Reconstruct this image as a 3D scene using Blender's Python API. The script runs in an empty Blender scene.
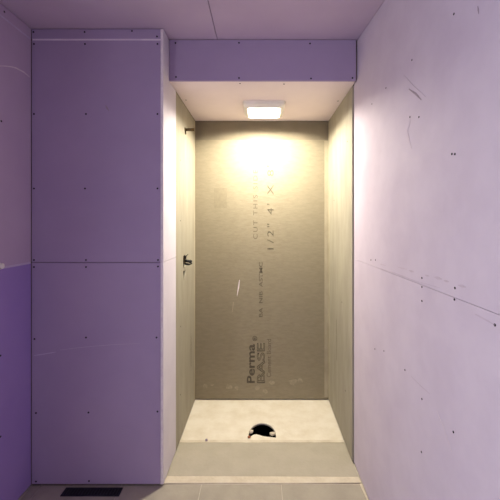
import bpy, bmesh, math, random
from mathutils import Vector, Matrix
random.seed(7)
S = bpy.context.scene
C = S.collection

# ------------------------------------------------------------------ camera
F = 348.0                      # focal length in pixels of a 500 px frame
CAMZ = 1.448
VX, VY = 261.0, 221.0          # vanishing point in the frame
cd = bpy.data.cameras.new('camera')
cam = bpy.data.objects.new('camera', cd); C.objects.link(cam)
cam.location = (0, 0, CAMZ); cam.rotation_euler = (math.pi/2, 0, 0)
cd.sensor_width = 36; cd.lens = F/500*36
cd.shift_x = -(VX-250)/500; cd.shift_y = (VY-250)/500
cd.clip_start = 0.02
S.camera = cam
# ------------------------------------------------------------------ world (daylight, enters by the added doorway)
w = bpy.data.worlds.new('world'); S.world = w; w.use_nodes = True
bg = w.node_tree.nodes['Background']
bg.inputs[0].default_value = (0.90, 0.93, 1.0, 1); bg.inputs[1].default_value = 5.5
# portal that helps sampling the daylight through the added doorway
pl = bpy.data.lights.new('door_portal', 'AREA'); pl.shape = 'RECTANGLE'; pl.size = 1.2; pl.size_y = 2.1
pl.cycles.is_portal = True
po = bpy.data.objects.new('door_portal', pl); C.objects.link(po)
po.location = (-1.42, -.42, 1.05); po.rotation_euler = (0, -math.pi/2, 0); pl.size, pl.size_y = pl.size_y, pl.size
# ------------------------------------------------------------------ exposure
vs = S.view_settings
vs.view_transform = 'Standard'; vs.look = 'None'; vs.gamma = 1; vs.use_curve_mapping = False
vs.exposure = 0.0
LAMP_W = 36.5

# ------------------------------------------------------------------ materials
def srgb(r, g, b):
    f = lambda c: (c/12.92 if c <= .04045 else ((c+.055)/1.055)**2.4)
    return (f(r/255), f(g/255), f(b/255), 1)

def material(name, col, col2=None, scale=3.0, rough=0.75, bump=0.0, bscale=80, detail=6, spec=0.3, metal=0.0,
             stretch=(1, 1, 1), lo=.35, hi=.65, bstretch=(1, 1, 1)):
    m = bpy.data.materials.new(name); m.use_nodes = True
    nt = m.node_tree; N = nt.nodes; L = nt.links
    p = N['Principled BSDF']
    p.inputs['Roughness'].default_value = rough
    p.inputs['Metallic'].default_value = metal
    p.inputs['Specular IOR Level'].default_value = spec
    tc = N.new('ShaderNodeTexCoord')
    mp = N.new('ShaderNodeMapping'); mp.inputs['Scale'].default_value = stretch
    L.new(tc.outputs['Object'], mp.inputs[0])
    nz = N.new('ShaderNodeTexNoise'); nz.inputs['Scale'].default_value = scale; nz.inputs['Detail'].default_value = detail
    nz.inputs['Roughness'].default_value = .6
    L.new(mp.outputs[0], nz.inputs['Vector'])
    r = N.new('ShaderNodeValToRGB')
    r.color_ramp.elements[0].position = lo; r.color_ramp.elements[1].position = hi
    r.color_ramp.elements[0].color = col; r.color_ramp.elements[1].color = col2 or col
    L.new(nz.outputs[0], r.inputs[0]); L.new(r.outputs[0], p.inputs['Base Color'])
    if bump:
        mb_ = N.new('ShaderNodeMapping'); mb_.inputs['Scale'].default_value = bstretch
        L.new(tc.outputs['Object'], mb_.inputs[0])
        n2 = N.new('ShaderNodeTexNoise'); n2.inputs['Scale'].default_value = bscale; n2.inputs['Detail'].default_value = 4
        L.new(mb_.outputs[0], n2.inputs['Vector'])
        b = N.new('ShaderNodeBump'); b.inputs['Strength'].default_value = bump; b.inputs['Distance'].default_value = .004
        L.new(n2.outputs[0], b.inputs['Height']); L.new(b.outputs[0], p.inputs['Normal'])
    return m

M = {}
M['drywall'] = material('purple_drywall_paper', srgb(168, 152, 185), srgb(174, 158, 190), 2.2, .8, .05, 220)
M['drywall_right'] = material('lit_dusty_drywall_paper', srgb(197, 185, 203), srgb(206, 195, 211), 5, .75, .06, 200, detail=9, lo=.3, hi=.62)  # dusty mottling; base paled to carry lamp and daylight on this wall
M['drywall_left'] = material('pinkish_drywall_paper', srgb(182, 162, 190), srgb(188, 169, 194), 2.2, .8, .05, 220)
M['smear'] = material('dry_mortar_smear', srgb(143, 134, 114), srgb(166, 157, 136), 40, .85)
M['patch'] = material('darker_board_patch', srgb(134, 125, 105), srgb(141, 132, 112), 40, .8)
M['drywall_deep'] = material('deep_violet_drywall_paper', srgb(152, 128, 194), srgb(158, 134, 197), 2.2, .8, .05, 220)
M['drywall_ceiling'] = material('ceiling_drywall_paper', srgb(190, 171, 197), srgb(197, 179, 203), 2.0, .8, .05, 220)  # same purple board, paler tone stands in for light bounced onto the ceiling
M['drywall_white'] = material('whitish_drywall_return', srgb(206, 200, 213), srgb(215, 209, 220), 4, .8, .05, 200)
M['soffit'] = material('primed_soffit_board', srgb(224, 210, 216), srgb(230, 217, 221), 3, .8, .05, 200)
M['gypsum'] = material('gypsum_edge', srgb(236, 230, 234), srgb(222, 212, 222), 30, .9)
M['tape'] = material('joint_tape_paper', srgb(186, 172, 202), srgb(200, 188, 212), 12, .85)
M['tape_light'] = material('pale_joint_tape', srgb(236, 226, 238), srgb(222, 208, 226), 9, .85, stretch=(1, 1, 6))
M['cement'] = material('cement_board', srgb(139, 130, 110), srgb(147, 138, 118), 70, .75, .22, 150, stretch=(.3, 1, 1), bstretch=(.3, 1, 1), detail=9)
M['cement_dark'] = material('cement_board_shaded_offcut', srgb(122, 114, 98), srgb(134, 125, 108), 5, .8, .3, 60, detail=9)  # top strip of the back, tone darkened for shade above the lamp beam
M['cement_side'] = material('cement_board_side', srgb(150, 144, 129), srgb(163, 157, 141), 12, .75, .2, 110, stretch=(1, 1, .25), detail=9)
M['mesh_tape'] = material('mortared_mesh_tape', srgb(178, 169, 148), srgb(160, 151, 130), 14, .85, .3, 90, stretch=(1, 1, .4))
M['threshold'] = material('grey_threshold_board', srgb(174, 167, 151), srgb(181, 174, 158), 9, .8, .25, 70, detail=8)
M['mortar'] = material('white_mortar_pan', srgb(216, 206, 186), srgb(229, 222, 207), 9, .85, .5, 40, detail=9, lo=.3, hi=.6)
M['mortar_lip'] = material('white_mortar_edge', srgb(204, 193, 172), srgb(218, 209, 190), 12, .85, .4, 60)
M['tile'] = material('grey_floor_tile', srgb(160, 153, 140), srgb(172, 165, 151), 8, .6, .15, 60, detail=9)
M['grout'] = material('grout', srgb(206, 198, 184), srgb(192, 185, 172), 40, .9)
M['slab'] = material('rough_framing', srgb(120, 110, 104), srgb(135, 124, 114), 5, .9)
M['soil'] = material('dark_soil', srgb(20, 18, 18), srgb(32, 28, 26), 30, .95, .6, 60)
M['screw'] = material('black_drywall_screw', srgb(38, 32, 44), None, 5, .5, metal=.4)
M['metal_dark'] = material('dark_brass', srgb(78, 66, 50), srgb(100, 84, 60), 20, .35, metal=.9)
M['copper'] = material('brass_pipe', srgb(190, 160, 110), srgb(168, 138, 92), 20, .35, metal=.9)
M['black'] = material('black_rubber', srgb(24, 24, 28), srgb(34, 34, 38), 20, .6)
M['white_plastic'] = material('white_plastic', srgb(232, 228, 222), srgb(238, 235, 230), 8, .4)
M['register'] = material('dark_register_metal', srgb(40, 42, 50), srgb(52, 54, 62), 20, .5, metal=.5)
M['stamp'] = material('dark_stamp_ink', srgb(80, 74, 63), srgb(100, 93, 80), 40, .8)
M['stamp_mid'] = material('worn_stamp_ink', srgb(90, 84, 71), srgb(116, 108, 92), 60, .8)
M['stamp_faint'] = material('faint_stamp_ink', srgb(102, 95, 81), srgb(118, 110, 94), 40, .8)
M['chalk'] = material('white_scratch', srgb(226, 216, 220), srgb(208, 196, 206), 20, .9)
M['scuff'] = material('grey_scuff', srgb(150, 137, 150), srgb(168, 154, 167), 20, .9)
M['scuff_soft'] = material('soft_scuff', srgb(188, 174, 190), srgb(198, 185, 201), 20, .9)
M['brick'] = material('red_brown_rubble', srgb(140, 84, 64), srgb(164, 110, 86), 20, .9, .4, 60)
M['wood'] = material('pine_jamb', srgb(196, 164, 118), srgb(208, 178, 134), 6, .7, stretch=(6, 6, .6))

def emissive(name, col, strength):
    m = bpy.data.materials.new(name); m.use_nodes = True
    p = m.node_tree.nodes['Principled BSDF']
    p.inputs['Base Color'].default_value = (.9, .88, .82, 1)
    p.inputs['Emission Color'].default_value = col
    p.inputs['Emission Strength'].default_value = strength
    return m
M['lens'] = emissive('glowing_lamp_lens', (1, .94, .80, 1), 14.0)

# ------------------------------------------------------------------ builders
def bx(bm, x0, x1, y0, y1, z0, z1, bev=0.0):
    g = bmesh.ops.create_cube(bm, size=1)
    vs_ = g['verts']
    for v in vs_:
        v.co = Vector(((x0+x1)/2+v.co.x*(x1-x0), (y0+y1)/2+v.co.y*(y1-y0), (z0+z1)/2+v.co.z*(z1-z0)))
    if bev:
        es = list({e for v in vs_ for e in v.link_edges})
        bmesh.ops.bevel(bm, geom=es, offset=bev, segments=2, affect='EDGES', profile=.6)

def tube(bm, p0, p1, r0, r1=None, n=20, cap=True):
    p0, p1 = Vector(p0), Vector(p1); d = p1-p0
    g = bmesh.ops.create_cone(bm, cap_ends=cap, segments=n, radius1=r0, radius2=r0 if r1 is None else r1, depth=d.length)
    rot = d.to_track_quat('Z', 'Y').to_matrix().to_4x4()
    bmesh.ops.transform(bm, matrix=Matrix.Translation((p0+p1)/2) @ rot, verts=g['verts'])

def link(name, me, mat, parent=None, smooth=False):
    if mat and not me.materials: me.materials.append(mat)
    if smooth:
        for p in me.polygons: p.use_smooth = True
    o = bpy.data.objects.new(name, me); C.objects.link(o)
    if parent: o.parent = parent
    return o

def obj(name, bm, mat, parent=None, smooth=False):
    bmesh.ops.recalc_face_normals(bm, faces=bm.faces)
    me = bpy.data.meshes.new(name); bm.to_mesh(me); bm.free()
    return link(name, me, mat, parent, smooth)

def box(name, mat, parent, x0, x1, y0, y1, z0, z1, bev=.0015):
    bm = bmesh.new(); bx(bm, x0, x1, y0, y1, z0, z1, bev)
    return obj(name, bm, M[mat], parent)

def tag(o, label=None, cat=None, group=None, kind=None):
    if label: o['label'] = label
    if cat: o['category'] = cat
    if group: o['group'] = group
    if kind: o['kind'] = kind
    return o

def struct(o, label, cat): return tag(o, label, cat, kind='structure')

def empty(name, loc=(0, 0, 0)):
    o = bpy.data.objects.new(name, None); C.objects.link(o); o.location = loc
    o.empty_display_size = .05
    return o

def curve_mesh(name, loops, depth, to3d, bevel=0.0):
    """flat slab with holes: loops of 2-D points (outer first), thickness depth; to3d maps (u, v, t) to a point"""
    cu = bpy.data.curves.new(name, 'CURVE'); cu.dimensions = '2D'; cu.fill_mode = 'BOTH'
    cu.extrude = depth/2; cu.bevel_depth = bevel
    for lp in loops:
        sp = cu.splines.new('POLY'); sp.points.add(len(lp)-1); sp.use_cyclic_u = True
        for q, (u, v) in zip(sp.points, lp): q.co = (u, v, 0, 1)
    t = bpy.data.objects.new(name, cu); C.objects.link(t)
    dg = bpy.context.evaluated_depsgraph_get()
    me = bpy.data.meshes.new_from_object(t.evaluated_get(dg))
    bpy.data.objects.remove(t); bpy.data.curves.remove(cu)
    for v in me.vertices: v.co = to3d(v.co.x, v.co.y, v.co.z)
    bm = bmesh.new(); bm.from_mesh(me); bmesh.ops.remove_doubles(bm, verts=bm.verts, dist=1e-5)
    bmesh.ops.recalc_face_normals(bm, faces=bm.faces); bm.to_mesh(me); bm.free()
    return me

# screws: one shared mesh, a dished head with a crossed slot, axis along +Z
def screw_mesh():
    bm = bmesh.new(); n = 12
    rings = [(.0062, 0.0), (.0062, .0010), (.0040, .0014), (.0022, .0006)]
    prev = None
    for r, z in rings:
        vsr = [bm.verts.new((r*math.cos(2*math.pi*k/n), r*math.sin(2*math.pi*k/n), z)) for k in range(n)]
        if prev:
            for k in range(n): bm.faces.new((prev[k], prev[(k+1) % n], vsr[(k+1) % n], vsr[k]))
        prev = vsr
    bm.faces.new(prev)
    bm.normal_update()
    me = bpy.data.meshes.new('screw'); bm.to_mesh(me); bm.free(); me.materials.append(M['screw'])
    return me
SCREW = screw_mesh()
def screw(parent, loc, normal, s=.82):
    o = bpy.data.objects.new('screw', SCREW); C.objects.link(o); o.parent = parent
    o.location = loc; o.rotation_mode = 'QUATERNION'
    o.rotation_quaternion = Vector(normal).to_track_quat('Z', 'Y'); o.scale = (s, s, 1)
    return o

def ribbon(name, mat, parent, pts, widths, normal, th=.0006):
    """thin flat mark lying on a surface, along pts, with thickness"""
    n = Vector(normal).normalized(); bm = bmesh.new(); prev = None
    P = [Vector(p) for p in pts]
    for i, p in enumerate(P):
        d = (P[min(i+1, len(P)-1)]-P[max(i-1, 0)]).normalized(); s = n.cross(d).normalized()*widths[i]/2
        row = [bm.verts.new(p-s), bm.verts.new(p+s), bm.verts.new(p+s+n*th), bm.verts.new(p-s+n*th)]
        if prev:
            for k in range(4): bm.faces.new((prev[k], prev[(k+1) % 4], row[(k+1) % 4], row[k]))
        else: bm.faces.new(row)
        prev = row
    bm.faces.new(prev)
    return obj(name, bm, M[mat], parent)

# ------------------------------------------------------------------ measures (metres)
XL = -1.254          # left wall face
XC = -0.533          # column corner / left side of the niche
YC = 1.90            # column front face
YH = 2.014           # header face
YB = 2.82            # niche back face
ZC = 2.50            # ceiling
ZS = 2.259           # soffit
ZJ = 1.222           # sheet joint
T = .0127            # board thickness
def xr(y, z):        # right wall, slightly out of square
    d = max(0, min(2.05-y, 1.25))
    return .556 + d*(.013 + .07*max(0, (z-1.0)/1.5)**2)
def at_y(px, py, Y): return Vector(((px-VX)*Y/F, Y, CAMZ-(py-VY)*Y/F))
def on_right(px, py):            # point of the right wall seen at a measured spot
    Y = 1.5
    for _ in range(20):
        z = CAMZ-(py-VY)*Y/F; Y = xr(Y, z)*F/(px-VX)
    z = CAMZ-(py-VY)*Y/F
    return Vector((xr(Y, z), Y, z))

# ------------------------------------------------------------------ left wall with an unseen doorway added to let daylight in
D0, D1, DZ = -1.02, .18, 2.10
bm = bmesh.new(); bx(bm, XL-.13, XL-T-.002, D1, 3.0, 0, ZC); bx(bm, XL-.13, XL-T-.002, -1.75, D0, 0, ZC); bx(bm, XL-.13, XL-T-.002, D0, D1, DZ, ZC)
wl = struct(obj('wall_left', bm, M['slab']), 'purple drywall side wall at the left edge of the photo', 'wall')
ZT = 2.438
p_lu = box('drywall_panel', 'drywall_left', wl, XL-T, XL, .42, YC-.0015, ZJ+.0015, ZT, .002)
p_ll = box('drywall_panel', 'drywall_deep', wl, XL-T, XL, .42, YC-.0015, .012, ZJ-.0015, .002)
p_lt = box('drywall_panel', 'drywall_left', wl, XL-T, XL, .42, YC-.0015, ZT+.002, ZC-.003, .002)
box('drywall_panel', 'drywall_left', wl, XL-T, XL, -1.6, D0-.002, .012, ZC-.003, .002)
box('drywall_panel', 'drywall_left', wl, XL-T, XL, D0, D1, DZ+.002, ZC-.003, .002)
box('drywall_panel', 'drywall_left', wl, XL-T, XL, D1+.002, .417, ZJ+.0015, ZC-.003, .002)
box('drywall_panel', 'drywall_deep', wl, XL-T, XL, D1+.002, .417, .012, ZJ-.0015, .002)
dr = struct(empty('added_doorway_1', (XL-.06, (D0+D1)/2, 0)), 'added unseen doorway with bare pine jambs in the left wall, letting daylight in', 'doorway')
def dpart(name, *a):
    o = box(name, 'wood', None, *a, .003); o.parent = dr; o.matrix_parent_inverse = Matrix.Translation(-Vector(dr.location)); return o
dpart('jamb', XL-.13, XL+.012, D1-.02, D1, 0, DZ); dpart('jamb', XL-.13, XL+.012, D0, D0+.02, 0, DZ)
dpart('door_head', XL-.13, XL+.012, D0+.0205, D1-.0205, DZ-.02, DZ)
for z, y in ((1.93, 1.68), (1.70, 1.20), (2.2, 1.20)): screw(p_lu, (XL, y, z), (1, 0, 0))
for z, y in ((.80, 1.675), (.41, 1.675), (.1, 1.2), (.41, 1.2), (.80, 1.2)): screw(p_ll, (XL, y, z), (1, 0, 0))
for y in (1.70, 1.2): screw(p_lt, (XL, y, 2.47), (1, 0, 0))
box('joint_tape', 'tape', wl, XL-.0001, XL+.0008, .42, YC-.006, ZJ-.006, ZJ+.004, 0)
box('joint_tape', 'tape', wl, XL-.0001, XL+.0008, .42, YC-.006, ZT-.004, ZT+.004, 0)
# pale curved scrape on the upper board
pts = [(XL, y, z) for y, z in ((1.60, 2.160), (1.635, 2.177), (1.67, 2.192), (1.695, 2.203), (1.72, 2.213), (1.75, 2.223), (1.78, 2.231), (1.84, 2.235), (1.885, 2.228))]
ribbon('scrape', 'chalk', p_lu, pts, [.004, .004, .003, .004, .005, .006, .007, .007, .004], (1, 0, 0))

# ------------------------------------------------------------------ column face
bm = bmesh.new(); bx(bm, XL-T, XC-T-.002, YC+T+.002, YC+T+.04, 0, ZC)
wf = struct(obj('wall_front', bm, M['slab']), 'broad purple drywall face left of the lit shower recess', 'wall')
XE = XC-T-.003
p_cl = box('drywall_panel', 'drywall', wf, XL+.0018, XE, YC, YC+T, .012, ZJ-.0015, .0015)
p_cu = box('drywall_panel', 'drywall', wf, XL+.0018, XE, YC, YC+T, ZJ+.0015, ZT-.003, .0015)
p_ct = box('drywall_panel', 'drywall', wf, XL+.0018, XE, YC, YC+T, ZT+.004, ZC-.004, .0015)
box('joint_tape', 'tape_light', wf, XL+.006, XE, YC-.0010, YC+.001, ZT-.0045, ZT+.0045, 0)
for px, py in ((33.5, 32), (84.6, 32), (132, 31), (157, 36.5)): screw(p_ct, at_y(px, py, YC), (0, -1, 0))
for px, py in ((34, 44), (85, 44), (157.5, 44), (86, 114), (157.5, 114), (34, 114), (34, 188.5), (85, 188.5), (157.5, 188.5), (34, 260), (86, 260), (158, 260)):
    screw(p_cu, at_y(px, py, YC), (0, -1, 0))
for px, py in ((34, 267), (86, 267), (158, 266.5), (34.5, 339), (86, 337.5), (156.5, 337.5), (36, 413), (88.5, 412.5), (157.5, 411.5), (89, 481), (36, 481.5)):
    screw(p_cl, at_y(px, py, YC), (0, -1, 0))
# chalky streak on the lower board, small scuff on the upper one
pts = [at_y(34+i*5.6, 355.5-i*.75-.04*i*i, YC) for i in range(5)]
ribbon('scrape', 'tape', p_cl, pts, [.002, .006, .005, .006, .001], (0, -1, 0))
pts = [at_y(60+i*16, 350-i*2.2+.18*i*i, YC) for i in range(6)]
ribbon('scrape', 'drywall_right', p_cl, pts, [.001, .0015, .001, .0015, .001, .0006], (0, -1, 0))
ribbon('scuff', 'scuff', p_cu, [at_y(105.5, 105, YC), at_y(107, 108, YC), at_y(109, 111, YC)], [.002, .009, .002], (0, -1, 0))

# ------------------------------------------------------------------ niche left side
YR = 2.18
bm = bmesh.new(); bx(bm, XC-.20, XC-.16, YC+.06, YB+.05, 0, ZC)
nl = struct(obj('wall_niche_left', bm, M['slab']), 'left side of the recess, pale drywall return then cement board', 'wall')
box('drywall_return', 'drywall_white', nl, XC-T, XC, YC-.001, YR, .010, ZJ-.0012, .001)
box('drywall_return', 'drywall_white', nl, XC-T, XC, YC-.001, YR, ZJ+.0012, ZC-.004, .001)
box('corner_edge', 'gypsum', nl, XC-T-.002, XC-.0015, YC-.0025, YC-.0005, .012, ZC-.006, .0005)
# cement board with the ragged valve cut-out
hole = [(2.386, 1.205), (2.425, 1.214), (2.466, 1.200), (2.474, 1.165), (2.458, 1.132), (2.425, 1.122), (2.390, 1.130), (2.382, 1.165)]
hole2 = [(2.384, 1.108), (2.420, 1.100), (2.478, 1.106), (2.462, 1.082), (2.440, 1.055), (2.412, 1.024), (2.396, 1.045)]
me = curve_mesh('cement_board', [[(YR+.002, .006), (YB-.001, .006), (YB-.001, ZS-.002), (YR+.002, ZS-.002)], hole, hole2], T,
                lambda u, v, t: Vector((XC-T/2+t, u, v)))
cbl = link('cement_board', me, M['cement_side'], nl)
box('mesh_tape', 'mesh_tape', nl, XC, XC+.0008, YB-.05, YB-.001, .01, ZS-.01, 0)
for z in (.3, .75, 1.45, 1.85): screw(cbl, (XC, 2.30, z), (1, 0, 0), .6)

# ------------------------------------------------------------------ niche back
bm = bmesh.new(); bx(bm, -1.4, .80, YB+T+.002, YB+.12, -.3, ZC)
nb = struct(obj('wall_niche_back', bm, M['slab']), 'grey stamped cement board at the back of the recess', 'wall')
XB0, XB1 = XC, .546
ZB = 2.105
cb = box('cement_board', 'cement', nb, XB0+.001, XB1-.001, YB, YB+T, .006, ZB, .002)
box('cement_board', 'cement_dark', nb, XB0+.001, XB1-.001, YB+.004, YB+T+.001, ZB+.001, ZS-.002, .001)
box('mesh_tape', 'mesh_tape', nb, XB1-.032, XB1-.001, YB-.0008, YB, .02, ZS-.16, 0)

def lettering(name, txt, size, xbase, z0, length, mat, face='back', outline=False, bold=0.0, sp=1.0):
    """stamped text that reads upwards; xbase = baseline, z0 = start, length = run of the line"""
    cu = bpy.data.curves.new(name, 'FONT'); cu.body = txt; cu.size = size; cu.space_character = sp
    if outline: cu.fill_mode = 'NONE'; cu.bevel_depth = .0018; cu.bevel_resolution = 0
    elif bold: cu.offset = bold
    t = bpy.data.objects.new(name, cu); C.objects.link(t)
    dg = bpy.context.evaluated_depsgraph_get()
    me = bpy.data.meshes.new_from_object(t.evaluated_get(dg))
    bpy.data.objects.remove(t); bpy.data.curves.remove(cu)
    xs = [v.co.x for v in me.vertices]; a, b = min(xs), max(xs); k = length/(b-a)
    for v in me.vertices:
        u = (v.co.x-a)*k; h = v.co.y; t_ = v.co.z*.3
        if face == 'back': v.co = Vector((xbase-h, YB-.0008-t_, z0+u))
        elif face == 'right': v.co = Vector((XB1-.0008-.0-t_, xbase+h, z0+u))
        else: v.co = Vector((XC+.0012+t_, xbase-h, z0+u))
    me.materials.clear()
    return me, mat
def stamp(parent, *a, **k):
    me, mat = lettering(*a, **k); return link(a[0], me, M[mat], parent)
def bX(px): return (px-VX)*YB/F
def bZ(py): return CAMZ-(py-VY)*YB/F
K = YB/F
stamp(cb, 'lettering', 'CUT THIS SIDE', .050, bX(257.5), bZ(239), 69*K, 'stamp_faint', sp=1.35)
stamp(cb, 'lettering', '1/2" 4\' X 8\'', .072, bX(273.5), bZ(249.5), 84*K, 'stamp_mid', sp=1.3)
stamp(cb, 'lettering', 'BA  NIB  ASTMC', .040, bX(262.5), bZ(317), 55*K, 'stamp_faint', bold=.0006)
stamp(cb, 'lettering', 'Perma', .088, bX(254.5), bZ(383), 39*K, 'stamp', bold=.0022)
stamp(cb, 'lettering', 'BASE', .086, bX(264.5), bZ(383), 40*K, 'stamp', outline=True)
stamp(cb, 'lettering', 'Cement Board', .050, bX(271), bZ(377), 38*K, 'stamp_faint')
stamp(cb, 'registered_mark', '®', .05, bX(257), bZ(341), 5*K, 'stamp')
lp = [(bX(214), bZ(208)), (bX(227), bZ(208)), (bX(227), bZ(188)), (bX(214), bZ(188))]
link('patch', curve_mesh('patch', [lp], .0006, lambda u, v, t: Vector((u, YB-.0003+t, v))), M['patch'], cb)
# white scratches and mortar smears on the board
ribbon('scratch', 'chalk', cb, [(bX(239.5), YB, bZ(280)), (bX(238.6), YB, bZ(287)), (bX(237), YB, bZ(296))], [.006, .011, .003], (0, -1, 0))
ribbon('scratch', 'mesh_tape', cb, [(bX(233.5), YB, bZ(302)), (bX(232.3), YB, bZ(312))], [.006, .003], (0, -1, 0))
for px, py, s in ((205, 386, .03), (212, 385, .02), (229, 387, .035), (237, 388, .025), (257, 388, .03), (272, 383, .03), (293, 382, .04), (300, 380, .03), (265, 391, .03)):
    n = 9; lp = [(bX(px)+s*random.uniform(.5, 1)*math.cos(2*math.pi*k/n), bZ(py)+s*random.uniform(.4, .9)*math.sin(2*math.pi*k/n)) for k in range(n)]
    link('mortar_smear', curve_mesh('mortar_smear', [lp], .0006, lambda u, v, t: Vector((u, YB-.0003+t, v))), M['smear'], cb)

# ------------------------------------------------------------------ niche right side
YRR = 2.085
bm = bmesh.new(); bx(bm, .60, .64, YRR+.04, YB+.05, 0, ZS+.1)
nr = struct(obj('wall_niche_right', bm, M['slab']), 'right side of the recess lined with buff cement board', 'wall')
cbr = box('cement_board', 'cement_side', nr, XB1, XB1+T, YRR, YB-.001, .006, ZS-.002, .002)
box('mesh_tape', 'mesh_tape', nr, XB1-.0008, XB1, YB-.06, YB-.002, .01, ZS-.02, 0)
stamp(cbr, 'lettering', 'ASTM C1325 FRONT', .034, 2.50, .44, .30, 'stamp_faint', face='right')
stamp(cbl, 'lettering', 'ASTM C1325 FRONT', .034, 2.66, .34, .24, 'stamp_faint', face='left')
for y, z in ((2.2, 1.95), (2.6, 1.6), (2.35, .9), (2.25, .35), (2.6, 1.75)): screw(cbr, (XB1, y, z), (-1, 0, 0), .6)

# ------------------------------------------------------------------ right wall
bm = bmesh.new(); bx(bm, .70, .82, -1.75, 3.0, -.3, ZC)
wr = struct(obj('wall_right', bm, M['slab']), 'long pale lilac drywall side wall at the right, lit by the lamp', 'wall')
def right_panel(y0, y1, z0, z1, mat='drywall_right', name='drywall_panel', off=0.0, th=T, par=None):
    ny, nz = max(2, int((y1-y0)/.12)), max(1, int((z1-z0)/.12)); bm = bmesh.new(); g = {}
    for s in (0, 1):
        for i in range(ny+1):
            for j in range(nz+1):
                y = y0+(y1-y0)*i/ny; z = z0+(z1-z0)*j/nz
                g[s, i, j] = bm.verts.new((xr(y, z)+off+s*th, y, z))
    for i in range(ny):
        for j in range(nz):
            for s in (0, 1): bm.faces.new((g[s, i, j], g[s, i+1, j], g[s, i+1, j+1], g[s, i, j+1]))
    for i in range(ny):
        for j in (0, nz): bm.faces.new((g[0, i, j], g[0, i+1, j], g[1, i+1, j], g[1, i, j]))
    for j in range(nz):
        for i in (0, ny): bm.faces.new((g[0, i, j], g[0, i, j+1], g[1, i, j+1], g[1, i, j]))
    return obj(name, bm, M[mat], par or wr)
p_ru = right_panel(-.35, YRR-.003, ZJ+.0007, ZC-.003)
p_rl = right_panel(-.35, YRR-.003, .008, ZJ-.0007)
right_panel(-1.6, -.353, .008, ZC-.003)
for px, py in ((454, 14), (412, 60), (419, 117), (410, 117), (372, 104), (452, 154), (455, 154), (455, 288), (371, 260), (375.5, 260), (422, 278), (422, 287), (386, 88)):
    screw(p_ru if py < 262 or (px, py) == (422, 278) else p_rl, on_right(px, py), (-1, 0, 0), .6)
for px, py in ((422, 301), (454.5, 299.5), (495, 325), (384, 351), (375, 349), (405, 370), (422, 399), (453.5, 432), (421.5, 452)):
    screw(p_rl, on_right(px, py), (-1, 0, 0), .6)
def rmark(name, mat, par, pl_, ws): ribbon(name, mat, par, [on_right(*p)+Vector((-.0003, 0, 0)) for p in pl_], ws, (-1, 0, 0))
rmark('scuff', 'scuff', p_ru, [(409, 89), (416, 94), (421.5, 100)], [.003, .009, .003])
rmark('scuff', 'scuff_soft', p_ru, [(404, 75), (414, 86), (426, 97)], [.001, .002, .001])
rmark('scuff', 'scuff', p_ru, [(478, 6), (478.5, 10), (479, 14)], [.002, .006, .001])
rmark('scuff', 'scuff_soft', p_ru, [(411, 121), (407.5, 130), (410, 142), (412, 149)], [.002, .003, .002, .001])
rmark('scuff', 'scuff_soft', p_rl, [(411, 376), (421, 386), (430, 394)], [.001, .003, .001])
rmark('scuff', 'scuff_soft', p_rl, [(378, 268), (395, 273), (416, 281), (440, 288)], [.001, .003, .002, .001])
rmark('scuff', 'scuff_soft', p_rl, [(475, 314), (484, 319), (495, 325)], [.002, .004, .002])
for q, r, ln, wd in ((398, 267, 9, .006), (409, 270.5, 5, .009), (425, 275, 4, .006), (434, 277, 8, .010), (444, 280.5, 5, .007), (458, 285, 8, .008), (380, 264, 6, .004)):
    rmark('scuff', 'scuff_soft', p_ru, [(q, r), (q+ln/2, r+ln*.14), (q+ln, r+ln*.27)], [.002, wd, .002])
rmark('scratch', 'chalk', p_rl, [(437, 411), (444, 428), (452, 452)], [.001, .003, .001])

# ------------------------------------------------------------------ ceiling, header, soffit
bm = bmesh.new(); bx(bm, -1.4, .82, -1.75, 3.0, ZC+T+.002, ZC+.12)
ce = struct(obj('ceiling', bm, M['slab']), 'mauve drywall ceiling with one open sheet joint', 'ceiling')
XS = -.253
box('drywall_panel', 'drywall_ceiling', ce, XL-.01, XS-.0015, .70, YH+.15, ZC, ZC+T, .0015)
box('drywall_panel', 'drywall_ceiling', ce, XS+.0015, .69, .70, YH+.15, ZC, ZC+T, .0015)
box('drywall_panel', 'drywall_ceiling', ce, XL-.01, .69, -.52, .697, ZC, ZC+T, .0015)
box('drywall_panel', 'drywall_ceiling', ce, XL-.01, .69, -1.70, -.523, ZC, ZC+T, .0015)
bm = bmesh.new(); bx(bm, XC-.15, .66, YH+T+.002, YH+.06, ZS+T+.003, ZC)
hd = struct(obj('wall_header', bm, M['slab']), 'narrow purple drywall header above the shower recess', 'wall')
ph = box('drywall_panel', 'drywall', hd, XC+.002, .550, YH, YH+T, ZS, ZC-.004, .0015)
for px, py in ((175.5, 43), (239, 42.8), (310, 43.5), (176, 77), (239, 78), (311, 78.5), (352.5, 78)):
    screw(ph, at_y(px, py, YH), (0, -1, 0))
bm = bmesh.new(); bx(bm, XC-.15, .66, YH+.07, YB+.05, ZS+T+.003, ZS+.08)
cn = struct(obj('ceiling_niche', bm, M['slab']), 'whitish drywall soffit inside the recess around the lamp', 'ceiling')
ps = box('drywall_panel', 'soffit', cn, XC+.001, XB1+.003, YH+T+.001, YB+.003, ZS, ZS+T, .001)
for px, py in ((240, 83.5), (284, 84), (186, 100), (338, 101)):
    Y = F*(ZS-CAMZ)/(VY-py); screw(ps, ((px-VX)*Y/F, Y, ZS), (0, 0, -1))

# back wall of the room, behind the viewer
bm = bmesh.new(); bx(bm, -1.4, .82, -1.75, -1.61, 0, ZC)
wb = struct(obj('wall_back', bm, M['slab']), 'purple drywall wall behind the viewer', 'wall')
box('drywall_panel', 'drywall', wb, XL+.001, .60, -1.605, -1.592, .012, ZJ-.0015, .002)
box('drywall_panel', 'drywall', wb, XL+.001, .60, -1.605, -1.592, ZJ+.0015, ZC-.004, .002)

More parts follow.
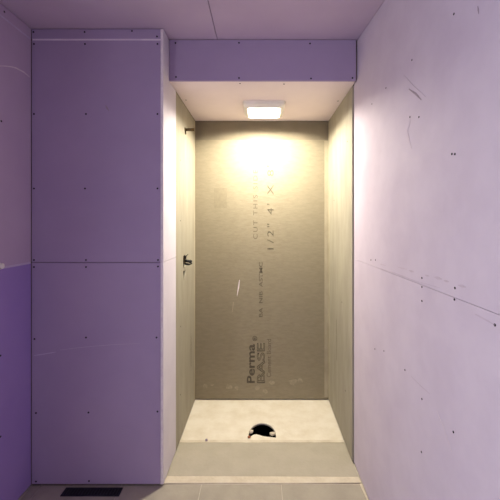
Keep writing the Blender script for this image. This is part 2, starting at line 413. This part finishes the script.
# ------------------------------------------------------------------ floor with tiles
YF = 1.915
me = curve_mesh('floor', [[(-1.4, -1.75), (.82, -1.75), (.82, 3.0), (-1.4, 3.0)], [(-.16, 2.22), (.18, 2.22), (.18, 2.74), (-.16, 2.74)]], .06,
                lambda u, v, t: Vector((u, v, -.033+t)))
fl = struct(link('floor', me, M['grout']), 'grey tiled floor at the foot of the walls', 'floor')
P = .438
xs = [.112+P*k for k in range(-4, 2)]
for i in range(len(xs)):
    x0 = max(xs[i]+.002, XL+.002); x1 = min((xs[i]+P if i+1 >= len(xs) else xs[i+1])-.002, .553)
    for j in range(8):
        y1 = YF-.002-P*j; y0 = max(y1-P+.004, -1.59)
        if x1-x0 < .03 or y1-y0 < .03: continue

        box('floor_tile', 'tile', fl, x0, x1, y0, y1, -.014, random.uniform(-.0008, 0), .0015)

me = curve_mesh('mortar_line', [[(xr(1.9, 0)-.002, 1.916), (xr(1.9, 0)-.016, 1.916), (xr(1.7, 0)-.010, 1.80), (xr(1.6, 0)-.014, 1.60), (xr(1.6, 0)-.002, 1.60)]], .003, lambda u, v, t: Vector((u, v, .0015+t)))
link('mortar_line', me, M['mortar_lip'], fl)

# ------------------------------------------------------------------ niche floor: threshold board, edge strip, mortar pan, drain cut-out
bm = bmesh.new(); bx(bm, -.20, .22, 2.18, 2.79, -.32, -.30)
bx(bm, -.20, -.17, 2.18, 2.79, -.30, -.064); bx(bm, .19, .22, 2.18, 2.79, -.30, -.064)
bx(bm, -.17, .19, 2.18, 2.21, -.30, -.064); bx(bm, -.17, .19, 2.76, 2.79, -.30, -.064)
fn = struct(obj('floor_niche', bm, M['soil']), 'whitish mortar shower base with a grey threshold and drain cut-out', 'floor')
XN0, XN1 = XC+.001, XB1-.001
me = curve_mesh('threshold_board', [[(XN0-.0, 1.974), (xr(2.0, 0)-.006, 1.968), (XN1, 2.262), (XN0, 2.268)]], .014, lambda u, v, t: Vector((u, v, -.004+t)))
link('threshold_board', me, M['threshold'], fn)
me = curve_mesh('edge_strip', [[(XN0-.006, 1.918), (-.2, 1.921), (.1, 1.919), (xr(1.9, 0)-.004, 1.921), (xr(2.0, 0)-.008, 1.9655), (.1, 1.968), (-.2, 1.970), (XN0, 1.971)]], .020,
                lambda u, v, t: Vector((u, v, -.006+t)))
link('edge_strip', me, M['mortar_lip'], fn)
# D-shaped cut-out with broken front edge
cx, cy, a, b = .008, 2.352, .0945, .150
hl = [(cx+a*math.cos(math.pi*k/18), cy+b*math.sin(math.pi*k/18)) for k in range(19)]
hl += [(-.088, 2.338), (-.078, 2.331), (-.066, 2.345), (-.050, 2.362), (-.030, 2.366), (-.010, 2.358), (.012, 2.346), (.036, 2.340), (.060, 2.337), (.082, 2.331), (.099, 2.330)]
PY0, PY1 = 2.298, YB-.001
n = 16
front = [(XN0+(XN1-XN0)*k/n, PY0+random.uniform(-.002, .002)) for k in range(n+1)]
me = curve_mesh('mortar_pan', [front+[(XN1, PY1), (XN0, PY1)], hl], .016, lambda u, v, t: Vector((u, v, -.010+t)))
link('mortar_pan', me, M['mortar'], fn)
me = curve_mesh('pan_lip', [[(XN0+(XN1-XN0)*k/n, 2.271+random.uniform(-.001, .002)) for k in range(n+1)]+[(XN1-(XN1-XN0)*k/n, 2.2955+random.uniform(-.001, .001)) for k in range(n+1)]],
                .026, lambda u, v, t: Vector((u, v, -.009+t)))
link('pan_lip', me, M['mortar_lip'], fn)

def rubble(name, mat, loc, s, label):
    bm = bmesh.new(); bmesh.ops.create_icosphere(bm, subdivisions=2, radius=1)
    for v in bm.verts:
        k = random.uniform(.78, 1.12)
        v.co = Vector((v.co.x*s[0]*k, v.co.y*s[1]*k, v.co.z*s[2]*k))
    o = obj(name, bm, M[mat]); o.location = loc
    return tag(o, label, 'rubble')
rubble('mortar_chunk', 'mortar_lip', (-.068, 2.374, .012), (.017, .013, .014), 'pale mortar crumb at the left rim of the drain cut-out')
rubble('mortar_chunk', 'mortar_lip', (.078, 2.352, .011), (.021, .013, .013), 'pale mortar lump at the right rim of the drain cut-out')
rubble('brick_crumb', 'brick', (-.080, 2.326, .006), (.012, .009, .008), 'reddish brown crumb at the front left corner of the drain cut-out')
rubble('pebble', 'scuff', (XC+.175, 2.285, .010), (.009, .008, .008), 'tiny dark pebble on the front lip of the mortar base')
# waste pipe down in the cut-out
dp = empty('drain_pipe', (.008, 2.42, -.30))
bm = bmesh.new(); tube(bm, (0, 0, 0), (0, 0, .14), .04, n=28, cap=False); obj('pipe', bm, M['black'], dp, True)
bm = bmesh.new()
for r0, r1, z0, z1 in ((.047, .047, .12, .145),): tube(bm, (0, 0, z0), (0, 0, z1), r0, r1, 28, cap=False)
obj('pipe_collar', bm, M['black'], dp, True)
tag(dp, 'black waste pipe deep inside the cut-out of the shower base', 'pipe')

# ------------------------------------------------------------------ recess lamp (flush square fixture)
LX, LY = .022, 2.485
la = empty('ceiling_lamp', (LX, LY, ZS)); tag(la, 'square white flush ceiling lamp glowing in the recess soffit', 'lamp')
def rsq(h, r, n=6):
    out = []
    for qx, qy, a0 in ((1, 1, 0), (-1, 1, 90), (-1, -1, 180), (1, -1, 270)):
        for k in range(n+1):
            t = math.radians(a0+90*k/n); out.append((qx*(h-r)+r*math.cos(t), qy*(h-r)+r*math.sin(t)))
    return out
def loft(rings, close_end=False, close_start=False):
    bm = bmesh.new(); prev = None
    for h, z in rings:
        row = [bm.verts.new((u, v, z)) for u, v in rsq(h, h*.2)]
        if prev:
            for i in range(len(row)): bm.faces.new((prev[i], prev[(i+1) % len(row)], row[(i+1) % len(row)], row[i]))
        elif close_start: bm.faces.new(row)
        prev = row
    if close_end: bm.faces.new(prev)
    return bm
# tapered white frame with a deep open reflector; the glowing plate sits up inside it
obj('lamp_frame', loft(((.145, -.0005), (.145, -.008), (.141, -.022), (.126, -.041), (.120, -.043), (.112, -.042), (.108, -.036), (.100, -.004))), M['white_plastic'], la)
obj('lamp_lens', loft(((.099, -.004), (.098, -.008), (.060, -.010)), True, True), M['lens'], la)
ld = bpy.data.lights.new('lamp_light', 'AREA'); ld.shape = 'SQUARE'; ld.size = .11; ld.energy = LAMP_W
ld.color = (1, .92, .74); ld.spread = math.radians(180)
lo = bpy.data.objects.new('lamp_light', ld); C.objects.link(lo); lo.parent = la; lo.location = (0, 0, -.013)

# ------------------------------------------------------------------ shower arm stub and mixing valve on the left side
sa = empty('shower_arm_stub', (XC, 2.44, 2.088)); tag(sa, 'short dark shower pipe stub sticking out high on the left cement board', 'pipe')
bm = bmesh.new(); tube(bm, (0, 0, 0), (.052, 0, .001), .0105); obj('pipe', bm, M['metal_dark'], sa, True)
bm = bmesh.new(); tube(bm, (.048, 0, 0.001), (.066, 0, .001), .011, n=8); obj('end_cap', bm, M['metal_dark'], sa)
bm = bmesh.new(); tube(bm, (0, 0, 0), (.006, 0, 0), .018, .013); obj('wall_collar', bm, M['metal_dark'], sa)
bm = bmesh.new(); tube(bm, (.004, -.004, -.006), (.007, -.004, -.034), .004); obj('hanging_tab', bm, M['metal_dark'], sa)

va = empty('shower_valve', (XC, 2.43, 1.14)); tag(va, 'black shower mixing valve poking out of a ragged hole in the left board', 'valve')
bm = bmesh.new(); tube(bm, (-.07, 0, .03), (.004, 0, .03), .024, n=20); obj('valve_body', bm, M['metal_dark'], va)
bm = bmesh.new(); tube(bm, (.0, 0, .03), (.040, 0, .026), .010); obj('valve_stem', bm, M['black'], va, True)
bm = bmesh.new(); tube(bm, (.036, 0, .027), (.050, 0, .022), .013, .009); obj('stem_nut', bm, M['black'], va)
bm = bmesh.new(); tube(bm, (.002, .0, .01), (.030, 0, .004), .007); tube(bm, (.030, 0, .004), (.052, 0, .012), .006, .004); obj('lever', bm, M['black'], va)
bm = bmesh.new(); tube(bm, (.002, 0, .045), (.008, -.002, .062), .008, .006); tube(bm, (.008, -.002, .060), (.024, 0, .076), .003, .002); obj('screw_tab', bm, M['black'], va)
bm = bmesh.new(); tube(bm, (-.05, -.005, -.12), (-.05, -.005, .01), .011); obj('supply_pipe', bm, M['metal_dark'], va, True)

# ------------------------------------------------------------------ capped pipe stub on the left wall
st = empty('capped_pipe', (XL, 1.668, 1.232)); tag(st, 'small white capped pipe sticking out of the left wall joint', 'pipe')
bm = bmesh.new(); tube(bm, (0, 0, 0), (.010, 0, 0), .013); obj('pipe', bm, M['white_plastic'], st, True)
bm = bmesh.new(); tube(bm, (.002, 0, 0), (.016, 0, 0), .0165, .013); obj('cap', bm, M['white_plastic'], st)

# ------------------------------------------------------------------ floor register by the column
RX0, RX1, RY0, RY1 = -1.056, -.747, 1.829, 1.886
rg = empty('floor_register', ((RX0+RX1)/2, (RY0+RY1)/2, 0)); tag(rg, 'narrow dark metal floor register in front of the purple column', 'floor vent')
hw, hd_ = (RX1-RX0)/2, (RY1-RY0)/2
rect = lambda a_, b_: [(-a_, -b_), (a_, -b_), (a_, b_), (-a_, b_)]
link('register_frame', curve_mesh('register_frame', [rect(hw, hd_), rect(hw-.010, hd_-.008)], .004, lambda u, v, t: Vector((u, v, .002+t))), M['register'], rg)
bm = bmesh.new(); bx(bm, -hw+.009, hw-.009, -hd_+.007, hd_-.007, .0002, .0010); obj('backing', bm, M['black'], rg)
bm = bmesh.new(); bx(bm, -.002, .002, -hd_+.008, hd_-.008, .0011, .0036)
s0 = obj('slat', bm, M['register'], rg); ns = 17
for k in range(ns):
    o = s0 if k == 0 else s0.copy()
    if k: C.objects.link(o); o.parent = rg
    o.location = (-hw+.022+(2*hw-.044)*k/(ns-1), 0, 0)
